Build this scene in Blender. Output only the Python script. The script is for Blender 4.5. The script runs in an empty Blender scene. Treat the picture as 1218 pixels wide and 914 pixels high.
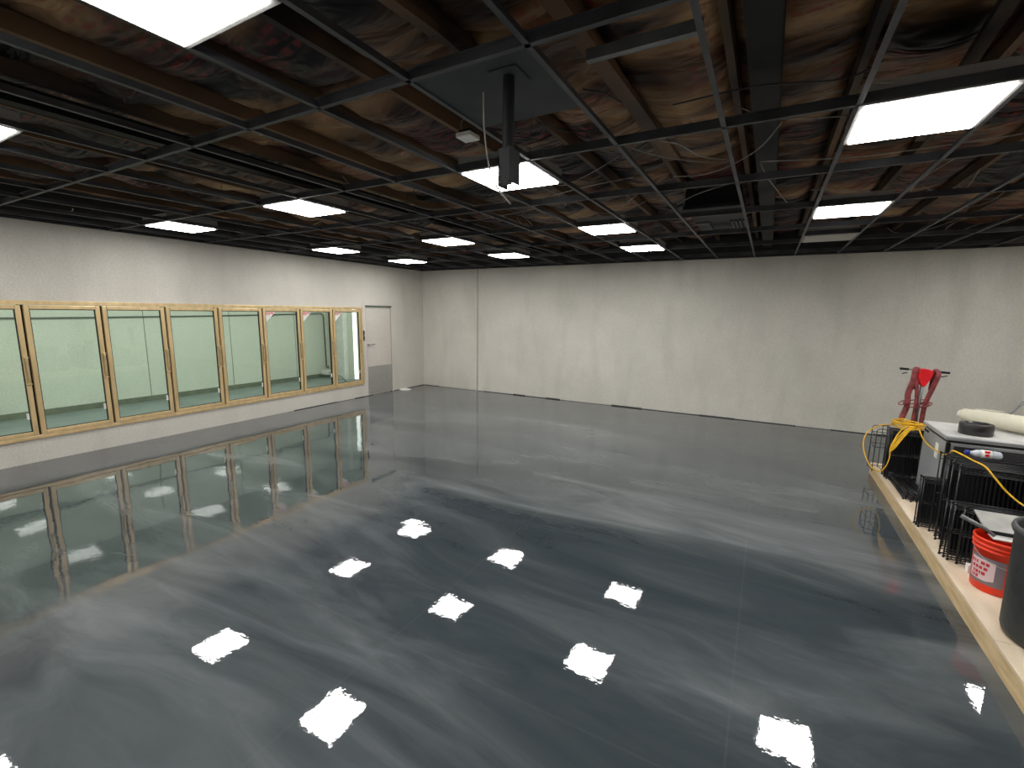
import bpy, bmesh, math, random
from mathutils import Vector, Matrix, noise
random.seed(7)
sc = bpy.context.scene
col = sc.collection
PI = math.pi

# ------------------------------------------------------------------ helpers
class MB:
    """collects shapes and links them as one mesh object"""
    def __init__(s): s.v = []; s.f = []; s.sm = []
    def add(s, vs, fs, smooth=False):
        n = len(s.v); s.v += [tuple(v) for v in vs]
        for f in fs: s.f.append(tuple(i + n for i in f)); s.sm.append(smooth)
        return s
    def box(s, x0, x1, y0, y1, z0, z1, M=None):
        vs = [Vector((x, y, z)) for z in (z0, z1) for y in (y0, y1) for x in (x0, x1)]
        if M: vs = [M @ v for v in vs]
        return s.add(vs, [(0, 2, 3, 1), (4, 5, 7, 6), (0, 1, 5, 4), (2, 6, 7, 3), (0, 4, 6, 2), (1, 3, 7, 5)])
    def tube(s, pts, r, n=8, closed=False, smooth=True, r2=None):
        pts = [Vector(p) for p in pts]; N = len(pts); vs = []
        up = None
        for i, p in enumerate(pts):
            a = pts[i - 1] if (i > 0 or closed) else p
            b = pts[(i + 1) % N] if (i < N - 1 or closed) else p
            t = (b - a).normalized()
            if up is None:
                up = Vector((0, 0, 1)) if abs(t.z) < .9 else Vector((1, 0, 0))
            e1 = (up - t * up.dot(t))
            if e1.length < 1e-5: e1 = t.orthogonal()
            e1.normalize(); e2 = t.cross(e1); up = e1
            rr = r[i] if isinstance(r, (list, tuple)) else r
            rb = (r2 if r2 is not None else rr)
            for k in range(n):
                an = 2 * PI * k / n
                vs.append(p + e1 * math.cos(an) * rr + e2 * math.sin(an) * rb)
        fs = []
        for i in range(N if closed else N - 1):
            j = (i + 1) % N
            for k in range(n):
                k2 = (k + 1) % n
                fs.append((i * n + k, i * n + k2, j * n + k2, j * n + k))
        if not closed:
            fs.append(tuple(reversed(range(n)))); fs.append(tuple((N - 1) * n + k for k in range(n)))
        return s.add(vs, fs, smooth)
    def lathe(s, prof, c=(0, 0, 0), n=32, M=None, smooth=True):
        vs = []
        for (r, z) in prof:
            for k in range(n):
                a = 2 * PI * k / n
                v = Vector((r * math.cos(a), r * math.sin(a), z))
                v = M @ v if M else v
                vs.append(v + Vector(c))
        fs = []
        for i in range(len(prof) - 1):
            for k in range(n):
                k2 = (k + 1) % n
                fs.append((i * n + k, i * n + k2, (i + 1) * n + k2, (i + 1) * n + k))
        return s.add(vs, fs, smooth)
    def build(s, name, mat, parent=None, bevel=0, loc=None):
        me = bpy.data.meshes.new(name); me.from_pydata(s.v, [], s.f)
        me.polygons.foreach_set('use_smooth', s.sm)
        bm = bmesh.new(); bm.from_mesh(me)
        bmesh.ops.recalc_face_normals(bm, faces=bm.faces); bm.to_mesh(me); bm.free()
        me.materials.append(mat); me.update()
        o = bpy.data.objects.new(name, me); col.objects.link(o)
        if parent: o.parent = parent
        if loc: o.location = loc
        if bevel:
            b = o.modifiers.new('bevel', 'BEVEL'); b.width = bevel; b.segments = 2; b.limit_method = 'ANGLE'
            for p in me.polygons: p.use_smooth = False
        return o

def tag(o, label=None, cat=None, group=None, kind=None):
    if label: o['label'] = label
    if cat: o['category'] = cat
    if group: o['group'] = group
    if kind: o['kind'] = kind
    return o
def empty(name, loc=(0, 0, 0), rz=0, label=None, cat=None, group=None, kind=None):
    o = bpy.data.objects.new(name, None); col.objects.link(o); o.location = loc; o.rotation_euler = (0, 0, rz)
    o.empty_display_size = .1
    return tag(o, label, cat, group, kind)
def copy_tree(o, parent=None):
    c = o.copy(); col.objects.link(c)
    if parent: c.parent = parent
    for ch in list(o.children): copy_tree(ch, c)
    return c
def struct(name, mb, m, label=None, bevel=0):
    o = mb.build(name, m, None, bevel); o['kind'] = 'structure'
    if label: o['label'] = label
    o['category'] = name.split('_')[0]
    return o
def smoothpath(pts, sub=6):
    P = [Vector(p) for p in pts]; out = []
    if len(P) < 3:
        return [P[0].lerp(P[-1], t / sub) for t in range(sub + 1)]
    for i in range(len(P) - 1):
        p0 = P[max(i - 1, 0)]; p1 = P[i]; p2 = P[i + 1]; p3 = P[min(i + 2, len(P) - 1)]
        for k in range(sub):
            t = k / sub
            out.append(0.5 * ((2 * p1) + (p2 - p0) * t + (2 * p0 - 5 * p1 + 4 * p2 - p3) * t * t + (3 * p1 - p0 - 3 * p2 + p3) * t ** 3))
    out.append(P[-1]); return out

# ------------------------------------------------------------------ materials
def newmat(name):
    m = bpy.data.materials.new(name); m.use_nodes = True
    nt = m.node_tree; b = nt.nodes['Principled BSDF']; return m, nt, b
def lk(nt, a, b): nt.links.new(a, b)
def rgb(r, g, b): return tuple(((c / 255) / 12.92 if c / 255 < .04045 else ((c / 255 + .055) / 1.055) ** 2.4) for c in (r, g, b)) + (1,)
def mat(name, c, rough=.5, metal=0., var=.12, scale=8., bump=0., bscale=40., spec=.5, stretch=(1, 1, 1), c2=None):
    m, nt, b = newmat(name)
    tc = nt.nodes.new('ShaderNodeTexCoord'); mp = nt.nodes.new('ShaderNodeMapping'); mp.inputs['Scale'].default_value = stretch
    lk(nt, tc.outputs['Object'], mp.inputs[0])
    n = nt.nodes.new('ShaderNodeTexNoise'); n.inputs['Scale'].default_value = scale; n.inputs['Detail'].default_value = 5
    lk(nt, mp.outputs[0], n.inputs['Vector'])
    mx = nt.nodes.new('ShaderNodeMix'); mx.data_type = 'RGBA'
    mr = nt.nodes.new('ShaderNodeMapRange'); mr.inputs[1].default_value = .35; mr.inputs[2].default_value = .65
    lk(nt, n.outputs['Fac'], mr.inputs[0]); lk(nt, mr.outputs[0], mx.inputs[0])
    a = c; bb = c2 or tuple(min(1, x * (1 + var * 2)) for x in c[:3]) + (1,)
    if not c2: a = tuple(x * (1 - var) for x in c[:3]) + (1,)
    mx.inputs[6].default_value = a; mx.inputs[7].default_value = bb
    lk(nt, mx.outputs[2], b.inputs['Base Color'])
    b.inputs['Roughness'].default_value = rough; b.inputs['Metallic'].default_value = metal
    b.inputs['Specular IOR Level'].default_value = spec
    if bump:
        n2 = nt.nodes.new('ShaderNodeTexNoise'); n2.inputs['Scale'].default_value = bscale; n2.inputs['Detail'].default_value = 4
        lk(nt, mp.outputs[0], n2.inputs['Vector'])
        bp = nt.nodes.new('ShaderNodeBump'); bp.inputs['Strength'].default_value = bump; bp.inputs['Distance'].default_value = .01
        lk(nt, n2.outputs['Fac'], bp.inputs['Height']); lk(nt, bp.outputs[0], b.inputs['Normal'])
    return m

def emis(name, c, s):
    m, nt, b = newmat(name)
    b.inputs['Base Color'].default_value = (.8, .8, .8, 1)
    b.inputs['Emission Color'].default_value = c; b.inputs['Emission Strength'].default_value = s
    # faint prismatic lens pattern so that it is a procedural surface
    tc = nt.nodes.new('ShaderNodeTexCoord'); n = nt.nodes.new('ShaderNodeTexNoise'); n.inputs['Scale'].default_value = 60
    lk(nt, tc.outputs['Object'], n.inputs['Vector']); bp = nt.nodes.new('ShaderNodeBump'); bp.inputs['Strength'].default_value = .1
    lk(nt, n.outputs['Fac'], bp.inputs['Height']); lk(nt, bp.outputs[0], b.inputs['Normal'])
    return m

# floor: metallic marbled epoxy under a clear gloss coat
def floor_material():
    m, nt, b = newmat('marbled_epoxy')
    N = nt.nodes.new
    tc = N('ShaderNodeTexCoord')
    mp = N('ShaderNodeMapping'); mp.inputs['Rotation'].default_value = (0, 0, math.radians(18)); mp.inputs['Scale'].default_value = (.27, 1.0, 1)
    lk(nt, tc.outputs['Object'], mp.inputs[0])
    n0 = N('ShaderNodeTexNoise'); n0.inputs['Scale'].default_value = .8; n0.inputs['Detail'].default_value = 3
    lk(nt, mp.outputs[0], n0.inputs['Vector'])
    vm = N('ShaderNodeVectorMath'); vm.operation = 'SCALE'; vm.inputs['Scale'].default_value = 1.05
    lk(nt, n0.outputs['Color'], vm.inputs[0])
    va = N('ShaderNodeVectorMath'); va.operation = 'ADD'; lk(nt, mp.outputs[0], va.inputs[0]); lk(nt, vm.outputs[0], va.inputs[1])
    n1 = N('ShaderNodeTexNoise'); n1.inputs['Scale'].default_value = 1.35; n1.inputs['Detail'].default_value = 7; n1.inputs['Roughness'].default_value = .58; n1.inputs['Distortion'].default_value = .6
    lk(nt, va.outputs[0], n1.inputs['Vector'])
    cr = N('ShaderNodeValToRGB'); e = cr.color_ramp.elements
    e[0].position = .33; e[0].color = (.032, .041, .047, 1)
    e[1].position = .72; e[1].color = (.140, .153, .160, 1)
    x = e.new(.46); x.color = (.046, .056, .062, 1)
    x = e.new(.57); x.color = (.076, .088, .093, 1)
    lk(nt, n1.outputs['Fac'], cr.inputs[0])
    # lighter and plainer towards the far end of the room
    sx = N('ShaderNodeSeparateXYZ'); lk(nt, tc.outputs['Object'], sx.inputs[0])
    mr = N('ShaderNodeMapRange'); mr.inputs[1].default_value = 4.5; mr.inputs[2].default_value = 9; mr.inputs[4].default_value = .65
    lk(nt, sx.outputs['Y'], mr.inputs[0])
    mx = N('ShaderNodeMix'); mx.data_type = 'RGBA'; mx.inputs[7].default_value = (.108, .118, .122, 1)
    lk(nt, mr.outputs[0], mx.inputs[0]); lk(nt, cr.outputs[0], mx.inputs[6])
    # band beside the left wall: the wall's grey reflection painted into the colour
    mr2 = N('ShaderNodeMapRange'); mr2.inputs[1].default_value = -6.6; mr2.inputs[2].default_value = -7.6; mr2.inputs[4].default_value = .6
    lk(nt, sx.outputs['X'], mr2.inputs[0])
    mx2 = N('ShaderNodeMix'); mx2.data_type = 'RGBA'; mx2.inputs[7].default_value = (.10, .102, .106, 1)
    lk(nt, mr2.outputs[0], mx2.inputs[0]); lk(nt, mx.outputs[2], mx2.inputs[6])
    # hairline slab joints: a faint 1.2 m grid of older tile lines telegraphing through
    br = N('ShaderNodeTexBrick'); br.offset = 0; br.inputs['Scale'].default_value = 1; br.inputs['Mortar Size'].default_value = .006
    br.inputs['Brick Width'].default_value = 1.83; br.inputs['Row Height'].default_value = 1.83
    br.inputs['Color1'].default_value = (0, 0, 0, 1); br.inputs['Color2'].default_value = (0, 0, 0, 1); br.inputs['Mortar'].default_value = (1, 1, 1, 1)
    lk(nt, tc.outputs['Object'], br.inputs['Vector'])
    n3 = N('ShaderNodeTexNoise'); n3.inputs['Scale'].default_value = .9; lk(nt, tc.outputs['Object'], n3.inputs['Vector'])
    m3 = N('ShaderNodeMath'); m3.operation = 'MULTIPLY'; lk(nt, br.outputs['Color'], m3.inputs[0]); lk(nt, n3.outputs['Fac'], m3.inputs[1])
    m4 = N('ShaderNodeMath'); m4.operation = 'MULTIPLY'; m4.inputs[1].default_value = .09; lk(nt, m3.outputs[0], m4.inputs[0])
    mx4 = N('ShaderNodeMix'); mx4.data_type = 'RGBA'; mx4.inputs[7].default_value = (.22, .23, .23, 1)
    lk(nt, m4.outputs[0], mx4.inputs[0]); lk(nt, mx2.outputs[2], mx4.inputs[6])
    lk(nt, mx4.outputs[2], b.inputs['Base Color'])
    b.inputs['Roughness'].default_value = .018; b.inputs['IOR'].default_value = 1.6
    # gentle waviness + orange peel
    nb = N('ShaderNodeTexNoise'); nb.inputs['Scale'].default_value = 2.2; nb.inputs['Detail'].default_value = 1
    lk(nt, tc.outputs['Object'], nb.inputs['Vector'])
    nb2 = N('ShaderNodeTexNoise'); nb2.inputs['Scale'].default_value = 24; nb2.inputs['Detail'].default_value = 2
    lk(nt, tc.outputs['Object'], nb2.inputs['Vector'])
    b1 = N('ShaderNodeBump'); b1.inputs['Strength'].default_value = 1; b1.inputs['Distance'].default_value = .0028
    b2 = N('ShaderNodeBump'); b2.inputs['Strength'].default_value = 1; b2.inputs['Distance'].default_value = .00022
    lk(nt, nb.outputs['Fac'], b1.inputs['Height']); lk(nt, nb2.outputs['Fac'], b2.inputs['Height'])
    lk(nt, b1.outputs[0], b2.inputs['Normal']); lk(nt, b2.outputs[0], b.inputs['Normal'])
    return m

def wall_material(name, c1, c2, cs):
    m, nt, b = newmat(name); N = nt.nodes.new
    tc = N('ShaderNodeTexCoord')
    n1 = N('ShaderNodeTexNoise'); n1.inputs['Scale'].default_value = 1.0; n1.inputs['Detail'].default_value = 6; n1.inputs['Roughness'].default_value = .6
    lk(nt, tc.outputs['Object'], n1.inputs['Vector'])
    mp = N('ShaderNodeMapping'); mp.inputs['Scale'].default_value = (2.2, 2.2, .6); lk(nt, tc.outputs['Object'], mp.inputs[0])
    n2 = N('ShaderNodeTexNoise'); n2.inputs['Scale'].default_value = 1.2; n2.inputs['Detail'].default_value = 5; lk(nt, mp.outputs[0], n2.inputs['Vector'])
    mr = N('ShaderNodeMapRange'); mr.inputs[1].default_value = .3; mr.inputs[2].default_value = .7; lk(nt, n1.outputs['Fac'], mr.inputs[0])
    mx = N('ShaderNodeMix'); mx.data_type = 'RGBA'; mx.inputs[6].default_value = c1; mx.inputs[7].default_value = c2; lk(nt, mr.outputs[0], mx.inputs[0])
    mr2 = N('ShaderNodeMapRange'); mr2.inputs[1].default_value = .5; mr2.inputs[2].default_value = .75; mr2.inputs[4].default_value = .55; lk(nt, n2.outputs['Fac'], mr2.inputs[0])
    mx2 = N('ShaderNodeMix'); mx2.data_type = 'RGBA'; mx2.inputs[7].default_value = cs; lk(nt, mr2.outputs[0], mx2.inputs[0]); lk(nt, mx.outputs[2], mx2.inputs[6])
    # fine woven speckle
    n3 = N('ShaderNodeTexNoise'); n3.inputs['Scale'].default_value = 42; n3.inputs['Detail'].default_value = 3; lk(nt, tc.outputs['Object'], n3.inputs['Vector'])
    mr3 = N('ShaderNodeMapRange'); mr3.inputs[1].default_value = .3; mr3.inputs[2].default_value = .7; mr3.inputs[3].default_value = .92; mr3.inputs[4].default_value = 1.06; lk(nt, n3.outputs['Fac'], mr3.inputs[0])
    vm = N('ShaderNodeVectorMath'); vm.operation = 'SCALE'; lk(nt, mx2.outputs[2], vm.inputs[0]); lk(nt, mr3.outputs[0], vm.inputs['Scale'])
    lk(nt, vm.outputs[0], b.inputs['Base Color'])
    b.inputs['Roughness'].default_value = .62; b.inputs['Specular IOR Level'].default_value = .25
    bp = N('ShaderNodeBump'); bp.inputs['Strength'].default_value = .5; bp.inputs['Distance'].default_value = .003
    lk(nt, n3.outputs['Fac'], bp.inputs['Height']); lk(nt, bp.outputs[0], b.inputs['Normal'])
    return m

def kraft_material():
    m, nt, b = newmat('kraft_paper_facing'); N = nt.nodes.new
    tc = N('ShaderNodeTexCoord'); geo = tc.outputs['Object']
    mp0 = N('ShaderNodeMapping'); mp0.inputs['Scale'].default_value = (.55, 1.25, 1); lk(nt, geo, mp0.inputs[0])
    n1 = N('ShaderNodeTexNoise'); n1.inputs['Scale'].default_value = 1.35; n1.inputs['Detail'].default_value = 4; n1.inputs['Roughness'].default_value = .5; n1.inputs['Distortion'].default_value = .5; lk(nt, mp0.outputs[0], n1.inputs['Vector'])
    cr = N('ShaderNodeValToRGB'); e = cr.color_ramp.elements
    e[0].position = .43; e[0].color = (.006, .005, .006, 1); e[1].position = .68; e[1].color = (.46, .275, .125, 1)
    x = e.new(.49); x.color = (.048, .024, .016, 1); x = e.new(.56); x.color = (.20, .105, .048, 1)
    lk(nt, n1.outputs['Fac'], cr.inputs[0])
    n2 = N('ShaderNodeTexNoise'); n2.inputs['Scale'].default_value = 1.1; n2.inputs['Detail'].default_value = 3; lk(nt, geo, n2.inputs['Vector'])
    mr = N('ShaderNodeMapRange'); mr.inputs[1].default_value = .52; mr.inputs[2].default_value = .68; mr.inputs[4].default_value = .7; lk(nt, n2.outputs['Color'], mr.inputs[0])
    mx = N('ShaderNodeMix'); mx.data_type = 'RGBA'; mx.inputs[7].default_value = (.09, .026, .024, 1); lk(nt, mr.outputs[0], mx.inputs[0]); lk(nt, cr.outputs[0], mx.inputs[6])
    # worn red print: rows of smudged blotches
    mp = N('ShaderNodeMapping'); mp.inputs['Scale'].default_value = (22, 12, 1); lk(nt, geo, mp.inputs[0])
    vo = N('ShaderNodeTexNoise'); vo.inputs['Scale'].default_value = 1.0; vo.inputs['Detail'].default_value = 1; lk(nt, mp.outputs[0], vo.inputs['Vector'])
    gt = N('ShaderNodeMapRange'); gt.inputs[1].default_value = .42; gt.inputs[2].default_value = .58; lk(nt, vo.outputs['Fac'], gt.inputs[0])
    wv = N('ShaderNodeTexWave'); wv.bands_direction = 'Y'; wv.inputs['Scale'].default_value = 4.6; lk(nt, geo, wv.inputs['Vector'])
    g2 = N('ShaderNodeMapRange'); g2.inputs[1].default_value = .2; g2.inputs[2].default_value = .6; lk(nt, wv.outputs['Fac'], g2.inputs[0])
    n4 = N('ShaderNodeTexNoise'); n4.inputs['Scale'].default_value = 1.9; n4.inputs['Detail'].default_value = 0; lk(nt, geo, n4.inputs['Vector'])
    g3 = N('ShaderNodeMapRange'); g3.inputs[1].default_value = .54; g3.inputs[2].default_value = .57; lk(nt, n4.outputs['Fac'], g3.inputs[0])
    a = N('ShaderNodeMath'); a.operation = 'MULTIPLY'; lk(nt, gt.outputs[0], a.inputs[0]); lk(nt, g2.outputs[0], a.inputs[1])
    a2 = N('ShaderNodeMath'); a2.operation = 'MULTIPLY'; lk(nt, a.outputs[0], a2.inputs[0]); lk(nt, g3.outputs[0], a2.inputs[1])
    a3 = N('ShaderNodeMath'); a3.operation = 'MULTIPLY'; a3.inputs[1].default_value = .6; lk(nt, a2.outputs[0], a3.inputs[0])
    mx2 = N('ShaderNodeMix'); mx2.data_type = 'RGBA'; mx2.inputs[7].default_value = (.26, .034, .028, 1); lk(nt, a3.outputs[0], mx2.inputs[0]); lk(nt, mx.outputs[2], mx2.inputs[6])
    lk(nt, mx2.outputs[2], b.inputs['Base Color']); b.inputs['Roughness'].default_value = .5; b.inputs['Specular IOR Level'].default_value = .3
    mp5 = N('ShaderNodeMapping'); mp5.inputs['Scale'].default_value = (1, 2.4, 1); lk(nt, geo, mp5.inputs[0])
    n5 = N('ShaderNodeTexNoise'); n5.inputs['Scale'].default_value = 2.6; n5.inputs['Detail'].default_value = 2; n5.inputs['Distortion'].default_value = .8; lk(nt, mp5.outputs[0], n5.inputs['Vector'])
    bp = N('ShaderNodeBump'); bp.inputs['Strength'].default_value = 1; bp.inputs['Distance'].default_value = .12
    lk(nt, n5.outputs['Fac'], bp.inputs['Height']); lk(nt, bp.outputs[0], b.inputs['Normal'])
    return m

def glass_material():
    m = bpy.data.materials.new('cooler_glass'); m.use_nodes = True; nt = m.node_tree; nt.nodes.clear(); N = nt.nodes.new
    out = N('ShaderNodeOutputMaterial'); tr = N('ShaderNodeBsdfTransparent'); gl = N('ShaderNodeBsdfGlossy'); fr = N('ShaderNodeFresnel'); mix = N('ShaderNodeMixShader')
    tc = N('ShaderNodeTexCoord'); n = N('ShaderNodeTexNoise'); n.inputs['Scale'].default_value = 1.5
    lk(nt, tc.outputs['Object'], n.inputs['Vector'])
    cr = N('ShaderNodeValToRGB'); cr.color_ramp.elements[0].color = (.90, .955, .925, 1); cr.color_ramp.elements[1].color = (.93, .97, .95, 1)
    lk(nt, n.outputs['Fac'], cr.inputs[0]); lk(nt, cr.outputs[0], tr.inputs[0])
    gl.inputs['Roughness'].default_value = .01
    ge = N('ShaderNodeNewGeometry'); ms = N('ShaderNodeMapRange'); ms.inputs[3].default_value = 1.5; ms.inputs[4].default_value = 1 / 1.5
    lk(nt, ge.outputs['Backfacing'], ms.inputs[0]); lk(nt, ms.outputs[0], fr.inputs[0])
    lk(nt, fr.outputs[0], mix.inputs[0]); lk(nt, tr.outputs[0], mix.inputs[1]); lk(nt, gl.outputs[0], mix.inputs[2]); lk(nt, mix.outputs[0], out.inputs[0])
    return m

M_floor = floor_material()
M_wall = wall_material('painted_block_wall', rgb(196, 193, 183), rgb(210, 206, 197), rgb(180, 178, 168))
M_wall_l = wall_material('painted_cooler_wall', rgb(194, 190, 180), rgb(206, 202, 193), rgb(182, 177, 167))
M_upper = mat('blackened_upper_wall', (.03, .028, .03, 1), .8)
M_deck = mat('dark_deck', (.03, .022, .02, 1), .9, bump=.3, scale=2)
M_kraft = kraft_material()
M_joist = mat('joist_timber', (.02, .014, .012, 1), .7, var=.5, scale=1.6, stretch=(1, .5, 1), bump=.2, c2=(.19, .105, .05, 1))
M_grid = mat('dark_grid_metal', (.048, .049, .056, 1), .5, .1, var=.35, scale=3)
M_black = mat('black_metal', (.006, .006, .007, 1), .6, .0, scale=20, spec=.25)
M_steel = mat('blackened_steel', (.011, .011, .013, 1), .6, .0, scale=6, var=.4, spec=.3)
M_panelblk = mat('dark_ceiling_board', (.035, .04, .046, 1), .7, scale=4)
M_lens = emis('light_lens', (1, .985, .96, 1), 32.)
M_lens_off = mat('unlit_lens', rgb(188, 186, 178), .5, scale=20, var=.04)
M_housing = mat('white_enamel_housing', rgb(150, 148, 146), .45, scale=20, var=.05)
M_gold = mat('gold_anodised_frame', rgb(208, 182, 136), .34, .35, var=.08, scale=12, stretch=(1, 1, .2))
M_gold2 = mat('gold_handle', rgb(190, 170, 130), .3, .5, var=.08, scale=12)
M_gasket = mat('black_gasket', (.02, .017, .015, 1), .7)
M_glass = glass_material()
M_cool = wall_material('cooler_panel', rgb(214, 217, 204), rgb(219, 222, 209), rgb(204, 208, 193))
M_coolfloor = mat('cooler_floor_paint', rgb(140, 152, 150), .4, scale=2, var=.08)
M_coolbase = mat('cooler_cove', rgb(110, 116, 98), .5, scale=5)
M_pipe = mat('grey_pipe', rgb(95, 100, 92), .4, .3, scale=10)
M_white = mat('white_plastic', rgb(225, 225, 220), .4, scale=10, var=.04)
M_red = mat('red_plastic', rgb(205, 20, 32), .35, scale=10, var=.08)
M_doorp = wall_material('painted_door', rgb(196, 190, 181), rgb(204, 199, 190), rgb(190, 184, 175))
M_kick = mat('brushed_kick_plate', rgb(168, 166, 162), .4, .5, var=.15, scale=30, stretch=(1, 1, 8))
M_chrome = mat('satin_steel', rgb(150, 150, 150), .25, .9, var=.1)
M_ply = mat('plywood', rgb(205, 186, 158), .6, var=.12, scale=4, stretch=(2, .5, 2), c2=rgb(224, 208, 184))
M_plyedge = mat('raw_lumber', rgb(190, 162, 118), .65, var=.2, scale=6, stretch=(3, .6, 5), c2=rgb(215, 190, 148), bump=.2)
M_wire = mat('black_coated_wire', (.012, .012, .014, 1), .3, .1, scale=30)
M_boxsteel = mat('grey_box_metal', rgb(138, 142, 145), .4, .1, var=.12, scale=3, c2=rgb(156, 159, 160))
M_boxtop = mat('light_lid_metal', rgb(188, 187, 184), .4, .0, var=.08, scale=5)
M_dkgrey = mat('dark_grey_metal_panel', rgb(62, 61, 64), .38, .4, var=.2, scale=3)
M_paper = mat('white_paper', rgb(222, 222, 216), .6, scale=10, var=.03)
M_roll = mat('cream_film_roll', rgb(205, 200, 180), .45, scale=3, var=.05, bump=.2, bscale=12)
M_tape = mat('black_ring_plastic', (.02, .018, .018, 1), .35, scale=10)
M_yellow = mat('yellow_cord', rgb(226, 176, 28), .4, scale=30, var=.08)
M_orange = mat('orange_bucket', rgb(232, 52, 12), .38, scale=6, var=.05)
M_label = mat('grey_label', rgb(122, 112, 118), .5, scale=12, var=.05)
M_pink = mat('pale_pennant', rgb(226, 200, 202), .5, scale=12, var=.04)
M_rtext = mat('red_print', rgb(190, 60, 66), .5, scale=12)
M_dtext = mat('dark_print', rgb(50, 22, 22), .5, scale=12)
M_can = mat('dark_grey_rubber', rgb(56, 58, 58), .55, var=.25, scale=6, bump=.3, bscale=30)
M_hose = mat('maroon_webbing', rgb(122, 52, 52), .6, var=.25, scale=20)
M_greypole = mat('grey_tube', rgb(120, 122, 122), .35, .5)
M_board = mat('grey_board', rgb(146, 145, 139), .5, scale=8)
M_blue = mat('blue_cap', rgb(40, 60, 160), .4)
M_bottle = mat('clear_bottle', rgb(185, 192, 198), .12, scale=20, var=.1)
M_cable = mat('pale_cable', rgb(150, 145, 140), .5)
M_cabled = mat('dark_cable', (.02, .018, .02, 1), .5)
M_base = mat('dark_gap_strip', (.02, .02, .022, 1), .7)
M_grout = mat('dark_switch', (.03, .03, .03, 1), .4)

# ------------------------------------------------------------------ room
XL, XR, YB, YF, H = -8.0, 5.2, 9.52, -2.6, 3.0
ZT = 3.62
OY0, OY1, OZ0, OZ1 = .44, 7.42, .30, 2.035       # cooler door opening in left wall
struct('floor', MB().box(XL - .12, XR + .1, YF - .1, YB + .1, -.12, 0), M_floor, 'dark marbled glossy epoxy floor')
struct('wall_back', MB().box(XL - .12, XR + .1, YB, YB + .1, 0, H), M_wall, 'off-white painted back wall')
struct('wall_right', MB().box(XR, XR + .1, YF, YB, 0, H), M_wall)
struct('wall_front', MB().box(XL, XR, YF - .1, YF, 0, H), M_wall)
wl = MB()
wl.box(XL - .12, XL, YF, OY0, 0, H); wl.box(XL - .12, XL, OY0, OY1, 0, OZ0); wl.box(XL - .12, XL, OY0, OY1, OZ1, H)
wl.box(XL - .12, XL, OY1, 7.54, 0, H); wl.box(XL - .12, XL, 7.54, 8.33, 2.05, H); wl.box(XL - .12, XL, 8.33, YB, 0, H)
struct('wall_left', wl, M_wall_l, 'off-white left wall around the cooler doors')
up = MB()
up.box(XL - .12, XR + .1, YB, YB + .1, H + .001, ZT); up.box(XR, XR + .1, YF, YB, H + .001, ZT)
up.box(XL - .12, XL, YF, YB, H + .001, ZT); up.box(XL, XR, YF - .1, YF, H + .001, ZT)
struct('wall_upper', up, M_upper, 'dark strip of wall above the ceiling grid')
struct('ceiling', MB().box(XL - .12, XR + .1, YF - .1, YB + .1, ZT, ZT + .1), M_deck, 'dark roof deck above the joists')
# black strips stand in for shade in the ragged gap at foot of walls
bb = MB(); y = YB
x = XL + .02
while x < XR:
    w = random.uniform(.3, .9); h = random.choice([.006, .012, .018, .022]); bb.box(x, min(x + w, XR), YB - .006, YB + .001, 0.0005, h); x += w
struct('baseboard_back', bb, M_base)
bb = MB(); y = 5.6
while y < YB:
    w = random.uniform(.2, .7); h = random.choice([.005, .008, .012, .016])
    if not (7.5 < y < 8.35): bb.box(XL - .001, XL + .006, y, min(y + w, YB), 0.0005, h)
    y += w
struct('baseboard_left', bb, M_base)
# painted seams on back and left wall: conduit
c = empty('wall_conduit', (-6.28, YB - .02, 0), label='thin grey vertical pipe running up the back wall near the left corner', cat='pipe')
MB().box(-.012, .012, -.012, .019, .0, 3.0).build('pipe', M_doorp, c, .004)
MB().box(.012, .022, .004, .019, .0, 3.0).build('shade_strip', M_kick, c)  # grey strip stands in for the shade on the pipe's right side
for z in (.6, 1.6, 2.6): MB().box(-.03, .03, .006, .0185, z, z + .02).build('clamp', M_doorp, c)

# door in the left wall
d = empty('door_1', (XL, 7.935, 0), label='plain off-white door with steel kick plate at the far end of the left wall', cat='door', kind='structure')
MB().box(-.06, -.012, -.39, .39, .012, 2.04).build('door_leaf', M_doorp, d, .003)
MB().box(-.10, .004, -.41, -.393, 0, 2.07).box(-.10, .004, .393, .41, 0, 2.07).build('door_frame', M_doorp, d)
MB().box(-.06, .02, -.41, .41, 2.045, 2.085).build('drip_cap', M_pipe, d, .004)
MB().box(-.0115, -.006, -.375, .375, .03, .68).build('kick_plate', M_kick, d)
MB().box(-.012, .03, -.37, -.34, 1.17, 1.2).tube([(.03, -.36, 1.185), (.035, -.30, 1.187), (.03, -.17, 1.19)], .009).build('lever_handle', M_chrome, d)
MB().box(-.062, -.0122, .386, .392, .0, 2.04).box(-.062, -.0122, -.392, -.386, .0, 2.04).build('gap', M_gasket, d)
s = empty('light_switch', (XL, 7.455, 1.40), label='small two-button switch plate between cooler doors and off-white door', cat='switch')
MB().box(0, .008, -.025, .025, -.12, .12).build('plate', M_pipe, s, .002)
MB().box(.008, .016, -.02, .02, .04, .10).build('button', M_grout, s)
MB().box(.008, .016, -.02, .02, -.08, -.02).build('button', M_grout, s)

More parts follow.
